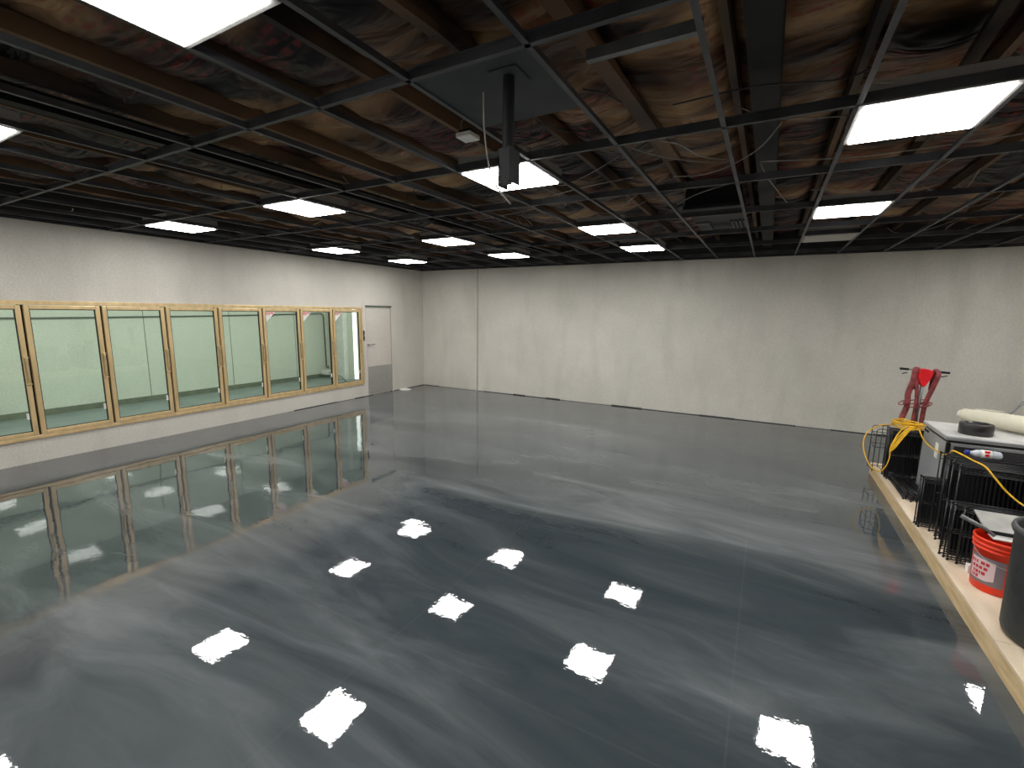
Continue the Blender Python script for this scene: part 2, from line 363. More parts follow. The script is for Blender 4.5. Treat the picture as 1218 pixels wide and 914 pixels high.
# cooler frame and doors
fr = empty('cooler_surround', (XL, 3.93, OZ0), label='long gold metal surround framing the row of glass cooler doors', cat='frame')
L = (OY1 - OY0) / 2
MB().box(-.09, .025, -L, L, 1.685, 1.735).build('header_rail', M_gold, fr, .004)
MB().box(-.09, .025, -L, L, 0, .045).build('sill_rail', M_gold, fr, .004)
for yy in (-L, L - .045): MB().box(-.09, .022, yy, yy + .045, .046, 1.684).build('end_jamb', M_gold, fr, .004)
P = .765; N_D = 9
for k in range(1, N_D):
    yk = 7.375 - P * k - 3.93
    MB().box(-.09, -.03, yk - .022, yk + .022, .046, 1.684).build('mullion', M_gasket, fr)
def make_door():
    r = empty('cooler_door')
    w2 = P / 2 - .012; t = .050; z0, z1 = .35, 1.98
    g = MB()
    # bevelled picture-frame profile
    for (a0, a1, b0, b1) in ((-w2, -w2 + t, z0, z1), (w2 - t, w2, z0, z1)):
        g.box(-.02, .022, a0, a1, b0, b1)
    g.box(-.02, .022, -w2 + t, w2 - t, z0, z0 + t); g.box(-.02, .022, -w2 + t, w2 - t, z1 - t, z1)
    g.build('door_rails', M_gold, r, .006)
    k = MB(); q = w2 - t; i = .008
    k.box(-.012, .012, -q, -q + i, z0 + t, z1 - t); k.box(-.012, .012, q - i, q, z0 + t, z1 - t)
    k.box(-.012, .012, -q + i, q - i, z0 + t, z0 + t + i); k.box(-.012, .012, -q + i, q - i, z1 - t - i, z1 - t)
    k.build('gasket', M_gasket, r)
    MB().box(-.003, .003, -q + i, q - i, z0 + t + i, z1 - t - i).build('glass_pane', M_glass, r)
    h = MB().box(.024, .052, w2 - .034, w2 - .006, 1.02, 1.32).build('handle', M_gold2, r, .006)
    for zz in (1.0, 1.33): MB().box(.022, .058, w2 - .046, w2 + .0, zz, zz + .014).build('handle_bracket', M_gold, h, .002)
    MB().box(.003, .006, q - .035, q - .010, .56, .64).build('sticker', M_white, r)
    return r
proto = make_door()
words = ['at the near left end of the row', 'second from the near left end', 'third from the left end', 'fourth from the left end', 'fifth from the left end, in the middle of the row',
         'fourth from the door end', 'third from the door end', 'second from the door end', 'at the far end beside the off-white door']
for k in range(N_D):
    o = proto if k == N_D - 1 else copy_tree(proto)
    idx = N_D - 1 - k
    o.location = (XL, 7.375 - P * (k + .5), 0)
    st = ' with a red and white corner sticker' if k < 3 else ' with clear glass and no corner sticker'
    tag(o, 'gold framed glass cooler door' + st + ', ' + words[idx], 'cooler door', 'glass cooler doors in the left wall')
    if k < 3:
        q = P / 2 - .06; zt = 1.98 - .06
        m = MB().add([(.0035, -q, zt), (.0035, -q + .2, zt), (.0035, -q, zt - .2), (.006, -q, zt), (.006, -q + .2, zt), (.006, -q, zt - .2)],
                     [(0, 1, 2), (3, 5, 4), (0, 3, 4, 1), (1, 4, 5, 2), (2, 5, 3, 0)])
        tri = m.build('corner_decal', M_white, o)
        m = MB()
        for j in range(5):
            yy = -q + .015 + j * .03
            m.box(.006, .0075, yy, yy + .022, zt - .038, zt - .012)
        for j in range(3):
            yy = -q + .02 + j * .028
            m.box(.006, .0075, yy, yy + .018, zt - .062, zt - .048)
        m.build('red_lettering', M_red, tri)

# cooler interior
CX0, CY0, CY1, CZ = -11.4, -.6, 9.2, 2.75
struct('floor_cooler', MB().box(CX0 - .1, XL - .12, CY0 - .1, CY1 + .1, -.12, 0), M_coolfloor, 'grey green floor inside the walk-in cooler')
struct('wall_cooler_back', MB().box(CX0 - .1, CX0, CY0, CY1, 0, CZ), M_cool)
struct('wall_cooler_end', MB().box(CX0, -10.28, CY1, CY1 + .1, 0, CZ).box(-10.14, XL - .12, CY1, CY1 + .1, 0, CZ), M_cool)
struct('wall_cooler_near', MB().box(CX0, XL - .12, CY0 - .1, CY0, 0, CZ), M_cool)
struct('ceiling_cooler', MB().box(CX0, XL - .12, CY0, CY1, CZ, CZ + .08), M_cool)
struct('baseboard_cooler', MB().box(CX0, CX0 + .02, CY0, CY1, 0, .11), M_coolbase)
tag(MB().box(-10.82, -10.52, 9.05, 9.199, 0, 2.75).build('cooler_column', M_white), 'white column at the end wall inside the walk-in cooler', 'column')
tag(MB().box(-10.28, -10.14, 9.19, 9.198, .02, 2.1).build('door_gap_glow', emis('bright_gap', (1, 1, .96, 1), 2.2)), 'glowing panel for the bright gap of a doorway at the end of the walk-in cooler', 'doorway')  # glowing panel stands in for light from the doorway beyond
for k in range(1, 6):
    sm = MB().box(CX0, CX0 + .003, CY0 + k * 1.75, CY0 + k * 1.75 + .012, .11, CZ)
    struct('trim_%d' % k, sm, M_coolbase)
cp = empty('cooler_pipe', (-11.33, 9.08, 0), label='grey pipe running along the cooler back wall and down its far corner', cat='pipe')
MB().tube([(0, -9.4, 1.76), (0, -6.0, 1.76), (0, -3.0, 1.80), (0, -.1, 1.86)], .016).build('horizontal_run', M_pipe, cp)
MB().tube([(0, -.1, 1.86), (0, -.04, 1.83), (0, -.02, 1.75), (0, 0, .32)], .02).build('drop_pipe', M_pipe, cp)
MB().tube([(0, 0, .36), (.02, -.02, .32), (.12, -.04, .29), (.14, -.04, .34)], .025).build('trap', M_pipe, cp)
for yy in (-5.1, -3.0, -1.6, -6.9):
    b_ = MB().tube([(0, yy, 1.78), (.0, yy, 1.88), (0, yy - .12, 1.92), (.02, yy - .2, 1.93)], .011).build('bracket', M_pipe, cp)
cl = empty('condensate_box', (-11.2, 8.98, .1), label='white drain box low in the far corner inside the cooler', cat='box')
MB().box(-.12, .12, -.1, .08, 0, .12).box(-.10, .1, -.08, .06, .12, .135).build('body', M_white, cl, .01)
MB().tube([(.12, 0, .06), (.4, -.1, .05), (.9, -.25, .03), (1.4, -.5, -.06)], .012).build('hose', M_pipe, cl)

# white disc on the floor near the corner
w = empty('floor_disc', (-7.86, 8.63, 0), label='small white disc lying on the dark floor by the left wall corner', cat='plate')
MB().lathe([(0.001, .001), (.13, .001), (.15, .012), (.13, .022), (.05, .026), (.001, .027)], n=28).build('disc', M_white, w)
MB().lathe([(0.001, .027), (.03, .027), (.03, .05), (.001, .055)], n=14).build('knob', M_white, w)

# ------------------------------------------------------------------ ceiling: joists, batts, grid
JS = .635
jx = [-.30 - JS * k for k in range(-8, 13)]
jx = [x for x in jx if XL + .1 < x < XR - .1]
for x in jx:
    o = MB().box(x - .02, x + .02, YF + .01, YB - .01, 3.33, 3.61).build('ceiling_joist', M_joist)
    tag(o, 'long wooden joist above the ceiling grid between insulation batts', 'joist', 'wooden ceiling joists')
edges = [XL + .0] + sorted(jx) + [XR]
BL = 2.42
def batt(x0, x1, y0, y1, seed):
    nx, ny = 8, 34; vs = []; fs = []
    for j in range(ny + 1):
        for i in range(nx + 1):
            u = i / nx; v = j / ny; x = x0 + (x1 - x0) * u; y = y0 + (y1 - y0) * v
            z = 3.43 - .075 * math.sin(PI * u) ** .7
            p = Vector((x * 2.2, y * 2.6, seed * .37))
            z += .085 * noise.noise(Vector((x * 1.0, y * 3.4, seed * .37))) * math.sin(PI * u) ** .5
            z = max(z, 3.318 + .02 * noise.noise(p))
            z += .035 * max(0, 1 - 5 * abs(noise.noise(Vector((x * .9, y * 2.3 + x * .7, seed))))) * math.sin(PI * u)
            if j in (0, ny): z += .03
            vs.append((x, y, z))
    for j in range(ny):
        for i in range(nx):
            a = j * (nx + 1) + i; fs.append((a, a + 1, a + nx + 2, a + nx + 1))
    n = len(vs); vs += [(x0, y0, 3.6), (x1, y0, 3.6), (x1, y1, 3.6), (x0, y1, 3.6)]
    r = nx + 1
    fs += [tuple(range(0, r)) + (n + 1, n), tuple(reversed(range(ny * r, ny * r + r))) + (n + 3, n + 2),
           tuple(j * r for j in reversed(range(ny + 1))) + (n, n + 3), tuple(j * r + nx for j in range(ny + 1)) + (n + 2, n + 1), (n, n + 1, n + 2, n + 3)]
    return MB().add(vs, fs, True).build('insulation_batt', M_kraft)
sd = 0
for a, b in zip(edges[:-1], edges[1:]):
    y = YF + .02 - (sd % 3) * .0
    while y < YB - .1:
        sd += 1
        y1 = min(y + BL, YB - .02)
        o = batt(a + .025, b - .025, y, y1 - .012, sd)
        tag(o, 'brown paper-faced insulation batt sagging between two ceiling joists', 'insulation', 'insulation batts between the joists')
        y += BL
# steel beams running away from camera, black
for x, lab, w_, z0 in ((-.12, 'wide blackened steel beam running over the ceiling grid above the air diffuser', .07, 3.14), (-4.2, 'blackened steel beam running over the grid left of the television bracket', .05, 3.2)):
    o = MB().box(x - w_, x + w_, YF + .02, YB - .02, z0, z0 + .012).box(x - .006, x + .006, YF + .02, YB - .02, z0 + .012, 3.3).box(x - w_, x + w_, YF + .02, YB - .02, 3.3, 3.312).build('steel_beam', M_black)
    tag(o, lab, 'beam')
# cross struts above grid: small galvanised bars
for (x0, x1, y0, y1, z, lab) in ((-.85, -.34, 2.22, 2.22, 3.13, 'short pale galvanised strut above the grid right of the dark ceiling board'),
                                 (-.28, .30, 2.2, 2.2, 3.24, 'short grey strut above the grid beside the black steel beam')):
    o = MB().box(x0, x1, y0 - .018, y0 + .018, z, z + .03).box(x0, x1, y0 - .018, y0 - .014, z + .03, z + .05).build('ceiling_strut', M_greypole)
    tag(o, lab, 'strut')
# diagonal wooden brace like the photo's tan boards right of the dark board
for (p0, p1, w_, lab) in (((-.93, 1.2, 3.24), (-.80, 4.2, 3.24), .045, 'tan wooden board lying over the grid right of the dark ceiling board'),
                      ((-1.62, .6, 3.26), (-1.5, 1.9, 3.26), .03, 'tan wooden board above the grid left of the dark ceiling board'),
                      ((.72, 2.2, 3.25), (.86, 4.6, 3.25), .03, 'tan wooden board above the nearest right ceiling light'),):
    a, b = Vector(p0), Vector(p1); dr = (b - a).normalized(); n_ = Vector((-dr.y, dr.x, 0)) * w_
    vs = [a - n_, a + n_, b + n_, b - n_]; vs = vs + [v + Vector((0, 0, .04)) for v in vs]
    o = MB().add(vs, [(0, 1, 2, 3), (7, 6, 5, 4), (0, 4, 5, 1), (1, 5, 6, 2), (2, 6, 7, 3), (3, 7, 4, 0)]).build('ceiling_board', M_joist)
    tag(o, lab, 'board')

gr = empty('ceiling_grid', (0, 0, H), label='dark metal suspended ceiling grid hanging with no tiles', cat='ceiling grid')
def tbar_x(y, x0, x1): return MB().box(x0, x1, y - .013, y + .013, 0, .004).box(x0, x1, y - .0015, y + .0015, .004, .045).box(x0, x1, y - .005, y + .005, .045, .055)
def tbar_y(x, y0, y1): return MB().box(x - .013, x + .013, y0, y1, 0, .004).box(x - .0015, x + .0015, y0, y1, .004, .038)
ys = [1.75 + 1.22 * k for k in range(-3, 7)]
for y in ys: tbar_x(y, XL, XR).build('main_runner', M_grid, gr)
xs = [.30 + .61 * k for k in range(-13, 9)]
for x in xs: tbar_y(x, YF, YB).build('cross_tee', M_grid, gr)
MB().box(XL, XR, YB - .025, YB - .001, 0, .003).box(XL, XR, YB - .004, YB - .001, 0, .03).build('wall_angle', M_grid, gr)
MB().box(XL + .001, XL + .025, YF, YB, 0, .003).box(XL + .001, XL + .004, YF, YB, 0, .03).build('wall_angle', M_grid, gr)
for x0 in (.60, -1.84, -4.28, -6.72): tbar_x(7.24, x0 - .305, x0 + .305).build('short_tee', M_grid, gr)
for i, x in enumerate(xs[1::3]):
    for y in ys[2::2]:
        if random.random() < .8:
            MB().tube([(x, y, .05), (x + random.uniform(-.05, .05), y + random.uniform(-.05, .05), .36)], .0018, 4).build('hanger_wire', M_cabled, gr)

# ceiling lights
def make_light(lens):
    r = empty('ceiling_light')
    MB().box(-.295, .295, -.295, .295, .03, .10).build('housing', M_housing, r, .004)
    f = MB(); a, b_ = .298, .272
    f.box(-a, a, -a, -b_, -.004, .03).box(-a, a, b_, a, -.004, .03).box(-a, -b_, -b_, b_, -.004, .03).box(b_, a, -b_, b_, -.004, .03)
    f.build('frame', M_housing, r)
    MB().box(-b_, b_, -b_, b_, -.012, .02).build('lens', lens, r)
    return r
LN = {(-1.84, .83): 'big square ceiling light cut by the top edge of the picture', (-4.28, .83): 'lit square ceiling light at the left edge of the picture',
      (.6, 3.27): 'large lit square ceiling light nearest on the right', (.6, 5.71): 'lit square ceiling light just before the unlit panel on the right',
      (-1.84, 3.27): 'lit square ceiling light seen behind the black television pole', (-1.84, 5.71): 'lit square ceiling light one row behind the television pole',
      (-1.84, 7.54): 'lit square ceiling light farthest back in the middle row, left of the diffuser', (-4.28, 3.27): 'lit square ceiling light above the second to fifth cooler doors, left of centre',
      (-4.28, 5.71): 'lit square ceiling light left of centre, two rows from the back', (-4.28, 7.54): 'lit square ceiling light left of the wall pipe, nearest the back wall',
      (-6.72, 3.27): 'lit square ceiling light nearest the left wall, above the cooler doors', (-6.72, 5.71): 'lit square ceiling light near the left wall, above the far cooler doors',
      (-6.72, 7.54): 'lit square ceiling light closest to the far left corner of the room',
      (.6, .83): 'lit square ceiling light overhead, outside the top right of the picture', (-6.72, .83): 'lit square ceiling light outside the left of the picture near the left wall',
      (3.04, 3.27): 'lit square ceiling light outside the right of the picture above the bin', (3.04, 5.71): 'lit square ceiling light outside the right of the picture above the chest', (3.04, 7.54): 'lit square ceiling light outside the right of the picture nearest the back wall',
      (-4.28, -1.6): 'lit square ceiling light behind the camera on the left', (-.6, -1.6): 'lit square ceiling light behind the camera on the right'}
lt = make_light(M_lens); first = True
for (x, y), lab in LN.items():
    o = lt if first else copy_tree(lt); first = False
    o.location = (x, y, H); tag(o, lab, 'ceiling light', 'lit square ceiling lights')
lo = make_light(M_lens_off); lo.location = (.6, 7.54, H); tag(lo, 'unlit grey square light panel in the grid near the back wall', 'ceiling light')

# dark board with television pole
bd = MB().box(-1.525, -.925, 1.765, 2.365, 3.006, 3.018).build('ceiling_board_panel', M_panelblk); tag(bd, 'dark square ceiling board the black pole hangs from', 'ceiling board')
tv = empty('television_mount', (-1.10, 1.92, 3.005), label='black pole with empty television bracket hanging from the dark ceiling board', cat='tv mount')
MB().box(-.07, .07, -.07, .07, -.006, 0).build('ceiling_plate', M_panelblk, tv, .003)
MB().lathe([(.027, -.40), (.027, -.006)], n=20).lathe([(.022, -.45), (.022, -.38)], n=20).build('pole', M_black, tv)
br = MB(); br.box(-.034, .036, -.03, -.024, -.47, -.31).box(-.034, -.028, -.03, .05, -.47, -.34).box(.034, .040, -.06, .04, -.46, -.315).box(.0, .038, -.035, -.03, -.44, -.33)
b_ = br.build('bracket', M_black, tv)
for (x, z) in ((-.026, -.39), (-.026, -.43), (-.022, -.46), (.03, -.335), (.028, -.45), (.028, -.36)):
    MB().lathe([(.001, -.005), (.006, -.003), (.006, .0)], M=Matrix.Rotation(PI / 2, 4, 'X'), c=(x, -.034, z), n=8).build('screw', M_chrome, b_)

# smoke detector
sd_ = empty('smoke_detector', (-1.72, 2.5, 3.02), label='small white square detector hanging by its wire beside the black pole', cat='detector')
MB().box(-.055, .055, -.055, .055, 0, .028).build('body', M_white, sd_, .006)
MB().box(-.04, .04, -.04, .04, .028, .045).build('mount', M_black, sd_)
MB().tube(smoothpath([(-.04, 0, .04), (-.06, .02, .12), (.02, .05, .15), (.14, .1, .12), (.2, .12, .02)]), .003, 5).build('wire', M_cable, sd_)

# air diffuser box
ad = empty('air_diffuser', (-.62, 6.05, 3.07), label='black air plenum box with louvred diffuser set in the ceiling grid', cat='air vent')
MB().box(-.27, .27, -.68, .30, .03, .20).build('plenum', M_black, ad, .005)
MB().box(-.28, .28, -.72, -.682, .0, .03).box(-.28, .28, -.70, 1.02, .022, .03).build('top_tray', M_steel, ad)
g = MB()
for k in range(4): g.box(.12 + k * .045, .145 + k * .045, .20, .98, .005, .021)
g.build('louvre', M_grid, ad)
MB().box(-.27, -.12, .20, .80, .008, .021).build('damper_plate', M_grid, ad)

# cables
white = [[(-.77,4.01,3.06),(-.56,4.10,3.07),(-.34,3.97,3.08),(-.15,3.69,3.09),(-.03,3.31,3.10)],[(-.15,3.95,3.06),(-.10,4.50,3.08),(.06,5.58,3.10)],
[(-.15,3.91,3.06),(.40,4.13,3.07),(.73,4.21,3.09),(1.28,4.19,3.10)],[(.06,3.05,3.06),(.15,2.97,3.08),(.23,3.01,3.10)],
[(-2.22,3.68,3.06),(-2.49,4.30,3.10)],[(-3.31,4.58,3.06),(-3.24,4.85,3.07),(-2.86,4.84,3.09),(-2.38,4.74,3.10)],
[(-1.88,4.14,3.06),(-1.52,4.06,3.08),(-1.09,4.03,3.10)],[(-1.52,4.99,3.06),(-1.22,4.65,3.10)],[(-2.79,7.88,3.06),(-2.45,7.77,3.10)],
[(-6.73,3.93,3.06),(-6.98,4.30,3.07),(-7.00,4.56,3.09),(-6.57,4.59,3.10)],[(-4.96,4.02,3.06),(-5.40,4.23,3.08),(-5.63,4.45,3.10)],
[(-7.35,2.33,3.06),(-7.27,2.38,3.08),(-7.20,2.37,3.10)],[(.34,2.88,3.06),(.52,3.08,3.10)],[(.23,4.95,3.06),(.83,5.49,3.10)],[(.92,5.39,3.06),(1.38,5.76,3.10)],
[(-.70,3.18,3.06),(-.61,3.34,3.07),(-.52,3.71,3.09),(-.36,3.90,3.10)],[(-.90,5.00,3.06),(-.66,4.73,3.08),(-.32,4.53,3.10)]]
black = [[(-.54,2.69,3.06),(-.15,2.69,3.07),(.21,2.85,3.09),(.35,2.76,3.10)],[(-1.69,3.45,3.06),(-1.60,3.73,3.08),(-1.44,3.97,3.10)],
[(-1.27,2.57,3.06),(-1.17,2.84,3.08),(-1.01,2.92,3.10)],[(-.90,2.31,3.06),(-.83,2.45,3.08),(-.80,2.63,3.10)],[(-1.23,1.70,3.06),(-1.22,1.79,3.08),(-1.16,1.84,3.10)]]
for p in white:
    o = MB().tube(smoothpath(p), .0045, 5).build('ceiling_cable', M_cable)
    tag(o, 'loose pale grey cable draped over the ceiling grid', 'cable', 'pale cables over the ceiling grid')
for p in black:
    o = MB().tube(smoothpath(p), .0045, 5).build('ceiling_cable', M_cabled)
    tag(o, 'loose black cable draped over the ceiling grid', 'cable', 'black cables over the ceiling grid')
rr = random.Random(3)
for k in range(34):
    x = rr.uniform(-5.5, 2.5); y = rr.uniform(3.6, 8.8); a = rr.uniform(0, PI * 2); L_ = rr.uniform(.3, 1.3); zz = rr.uniform(3.08, 3.2)
    if -1.6 < x < .3 and y > 4.4: x -= 2.2
    dx, dy = math.cos(a) * L_, math.sin(a) * L_; px, py = -math.sin(a) * rr.uniform(-.3, .3), math.cos(a) * rr.uniform(-.3, .3)
    p = [(x, y, zz + .08), (x + dx * .3 + px, y + dy * .3 + py, zz), (x + dx * .7 + px, y + dy * .7 + py, zz - .01), (x + dx, y + dy, zz + .1)]
    blk = k % 3 == 0
    o = MB().tube(smoothpath(p), .004, 5).build('ceiling_cable', M_cabled if blk else M_cable)
    if blk: tag(o, 'loose black cable draped over the ceiling grid', 'cable', 'black cables over the ceiling grid')
    else: tag(o, 'loose pale grey cable draped over the ceiling grid', 'cable', 'pale cables over the ceiling grid')
o = MB().tube(smoothpath([(-1.28, 1.99, 3.0), (-1.30, 2.03, 2.86), (-1.33, 2.12, 2.72), (-1.30, 2.14, 2.62), (-1.22, 2.16, 2.52)]), .0045, 6).build('hanging_cable', M_cable)
tag(o, 'pale cable hanging straight down from the dark ceiling board beside the pole', 'cable')

# ------------------------------------------------------------------ platform and stored things
ZP = .14
pf = empty('wooden_platform', (1.29, 2.2, 0), label='low platform of pale plywood on lumber edge along the right of the floor', cat='platform')
MB().box(0, .04, 0, 2.42, 0, .122).build('edge_board', M_plyedge, pf, .003)
MB().box(.002, .042, 2.425, 4.86, 0, .122).build('edge_board', M_plyedge, pf, .003)
MB().box(0, 2.44, 4.865, 4.905, 0, .122).build('end_board', M_plyedge, pf, .003)
MB().box(0, 2.44, -.042, -.002, 0, .122).build('end_board', M_plyedge, pf, .003)
for x in (.8, 1.6, 2.4): MB().box(x, x + .04, 0, 4.86, 0, .121).build('joist', M_plyedge, pf)
MB().box(.0, 2.44, 0, 1.218, .1225, .14).build('plywood_sheet', M_ply, pf)
MB().box(.0, 2.44, 1.222, 2.44, .1225, .14).build('plywood_sheet', M_ply, pf)
MB().box(.0, 2.44, 2.444, 4.905, .1225, .14).build('plywood_sheet', M_ply, pf)

# grey metal box
gb = empty('metal_cabinet', (2.2, 5.99, ZP), label='large grey metal chest with pale lid standing on the platform behind the wire racks', cat='metal chest')
MB().box(-.63, .63, -.355, .365, .0, .665).build('body', M_boxsteel, gb, .006)
MB().box(-.645, .65, -.37, .375, .69, .726).build('lid', M_boxsteel, gb, .008)
MB().box(-.64, .645, -.355, .37, .7262, .73).build('lid_skin', M_boxtop, gb)
MB().box(-.62, .62, -.345, .355, .665, .69).build('seal', M_gasket, gb)
MB().box(-.58, .60, -.362, -.355, .05, .64).build('front_panel', M_dkgrey, gb, .003)
MB().box(-.635, -.605, -.37, -.34, .06, .665).build('corner_post', M_black, gb, .002)
MB().box(-.6345, -.63, -.16, -.07, .45, .60).build('notice_sticker', M_paper, gb)
MB().box(-.636, -.63, .2, .33, .635, .655).build('latch', M_black, gb)

# black ring on the lid
rg = empty('black_ring', (1.82, 5.86, ZP + .73), label='thick black plastic ring lying flat on the grey metal chest', cat='ring')
MB().lathe([(.085, 0), (.118, 0), (.122, .006), (.122, .10), (.118, .107), (.085, .107), (.085, 0)], n=40).build('ring_body', M_tape, rg)
MB().lathe([(.078, .012), (.085, .01), (.085, .096), (.078, .098), (.078, .012)], n=40).build('inner_core', M_steel, rg)
# cream roll
rl = empty('film_roll', (2.12, 6.18, ZP + .73 + .094), label='long cream rolled plastic sheet lying across the top of the grey metal chest', cat='roll')
ax = Vector((.62, -.62, 0)).normalized(); pts = [ax * t for t in (-.36, -.34, -.1, .2, .5, .58)]
MB().tube(pts, [.045, .062, .08, .086, .09, .085], 24).build('roll_body', M_roll, rl)
MB().tube([ax * -.375, ax * -.345], [.04, .05], 20).build('core', M_white, rl)
MB().tube([(-.24, .19, .05), (-.17, .16, .075), (-.07, .12, .083), (0.0, .08, .085)], .005, 5).build('loose_flap', M_roll, rl)
ph = MB().tube([(2.18, 6.55, .0), (2.45, 6.62, 1.35)], .012, 8)
hp = MB().tube([(2.05, 6.58, .145), (2.27, 6.60, .96), (2.42, 6.61, 1.18)], .012, 8).build('broom_pole', M_greypole); tag(hp, 'thin grey pole leaning behind the cream roll', 'pole')

# wire racks
def wire_rack(name, w_, h_, along='x', nw=40, shelf=True):
    r = empty(name)
    def P_(a, z, d=0): return (a, d, z) if along == 'x' else (d, a, z)
    f = MB(); rad = .0055
    f.tube([P_(0, .012), P_(0, h_)], rad, 6); f.tube([P_(w_, .012), P_(w_, h_)], rad, 6)
    f.tube([P_(0, .012), P_(w_, .012)], rad, 6); f.tube([P_(0, h_), P_(w_, h_)], rad, 6)
    f.tube([P_(0, .018 + h_ * .07), P_(w_, .018 + h_ * .07)], .004, 6); f.tube([P_(0, h_ * .93), P_(w_, h_ * .93)], .004, 6)
    f.tube([P_(0, h_ * .5), P_(w_, h_ * .5)], .004, 6)
    f.build('frame', M_wire, r)
    g = MB()
    for k in range(1, nw):
        a = w_ * k / nw
        g.tube([P_(a, .012, .006), P_(a, h_, .006)], .0026, 4, smooth=False)
    g.build('wires', M_wire, r)
    q = MB()
    for a in (0, w_):
        q.tube([P_(a, .0, .0), P_(a, .012, 0)], .009, 6)
        q.tube([P_(a, h_, .0), P_(a, h_ + .012, 0)], .009, 6)
    q.build('corner_ferrule', M_wire, r)
    return r
tall = wire_rack('wire_rack', 1.15, .70, 'x', 44)
low = wire_rack('wire_rack', 1.0, .44, 'x', 40)
side = wire_rack('wire_rack', .70, .56, 'x', 30)
strip = wire_rack('wire_strip', .62, .075, 'y', 30)
first = {'t': True, 'l': True, 's': True, 'n': True}
def place(pr, key, loc, rot, lab, grp):
    o = pr if first[key] else copy_tree(pr); first[key] = False
    o.location = loc; o.rotation_euler = rot; tag(o, lab, 'wire strip' if key == 'n' else 'wire rack', grp)
fr_lab = 'tall black wire rack standing on edge in front of the grey metal chest'
for k in range(9):
    place(tall, 't', (1.385 + .018 * math.sin(k * 2.1), 4.60 + .046 * k + (.0 if k < 6 else .03), ZP), (math.radians(-1.2), 0, random.uniform(-.004, .004)), fr_lab, 'tall racks stacked before the chest')
for k, y in enumerate([4.41, 4.45, 4.49, 4.54]):
    place(low, 'l', (1.36 - .012 * k + (.03 if k == 0 else 0), y, ZP), (math.radians(-1), 0, 0), 'low black wire rack standing on edge nearest the orange bucket', 'low racks behind the bucket')
for k, (x, y) in enumerate([(1.31, 5.06), (1.305, 5.10), (1.30, 5.14)]):
    place(low, 'l', (x, y, ZP), (math.radians(-1), 0, 0), 'low black wire rack standing between the tall black racks and the grey chest', 'low racks behind the tall racks')
for k in range(7):
    place(side, 's', (1.33 + .012 * math.sin(k * 1.9), 6.44 + .03 * k, ZP), (math.radians(-1.5), 0, 0), 'black wire rack standing on edge behind the far left corner of the grey chest', 'racks behind the chest')
for k in range(8):
    place(strip, 'n', (1.352 + .024 * k, 5.74 + .035 * math.sin(k * 2.3) - .012 * k + .05, ZP), (0, 0, 0), 'narrow black wire strip lying at the foot of the grey chest side', 'wire strips beside the chest')
for (w_, h_, x, y, lab) in ((.62, .54, 1.36, 6.648, 'added black backing behind the racks at the far corner of the grey chest'), (1.10, .66, 1.40, 4.866, 'added black backing standing among the tall wire racks'), (.95, .40, 1.385, 4.575, 'added black backing between the low and tall wire racks'), (.8, .40, 1.33, 5.17, 'low added black backing nearest the front of the grey chest')):  # black sheets added to darken the gaps of the see-through racks
    o = MB().box(0, w_, 0, .008, 0, h_).build('black_backing', M_black, None, loc=(x, y, ZP)); tag(o, lab, 'sheet')
# open wire stand at the platform's end
ws = empty('wire_stand', (1.235, 6.68, ZP), rz=.04, label='small open black wire stand at the far end of the platform', cat='wire stand')
f = MB()
for y in (0, .22):
    f.tube([(.0, y, 0), (.0, y, .5), (.02, y, .52), (.17, y, .53)], .005, 6); f.tube([(.10, y, 0), (.10, y, .52)], .004, 6)
    for z in (.02, .30, .44): f.tube([(0, y, z), (.19, y, z)], .004, 6)
f.build('side_frame', M_wire, ws)
f = MB()
for x in (0, .1):
    for z in (.02, .30, .44): f.tube([(x, 0, z), (x, .22, z)], .004, 6)
f.build('rungs', M_wire, ws)

# floor buffer
fb = empty('floor_buffer', (1.66, 6.86, ZP), label='red and grey floor buffer with T handle and maroon straps behind the wire racks', cat='floor buffer')
MB().lathe([(.001, 0), (.17, 0), (.19, .02), (.19, .10), (.16, .13), (.09, .14), (.001, .14)], n=32).build('brush_housing', M_dkgrey, fb)
MB().lathe([(.085, .14), (.09, .16), (.09, .32), (.07, .35), (.001, .36)], n=24).build('motor', M_black, fb)
MB().tube([(-.05, .0, .2), (-.055, -.01, .7), (-.045, -.02, 1.17)], .017, 12).build('handle_tube', M_greypole, fb)
MB().tube([(-.26, -.03, 1.235), (.16, -.03, 1.215)], .008, 10).build('handle_bar', M_greypole, fb)
for (a, b) in ((-.27, -.19), (.09, .17)): MB().tube([(a, -.03, 1.236 - (a + .27) * .05), (b, -.03, 1.236 - (b + .27) * .05)], .013, 12).build('grip', M_black, fb)
for (a, b) in ((-.245, -.20), (.10, .15)): MB().tube([(a, -.04, 1.18 if a < 0 else 1.165), (b, -.04, 1.195 if a < 0 else 1.18)], .006, 6).build('trigger_lever', M_black, fb)
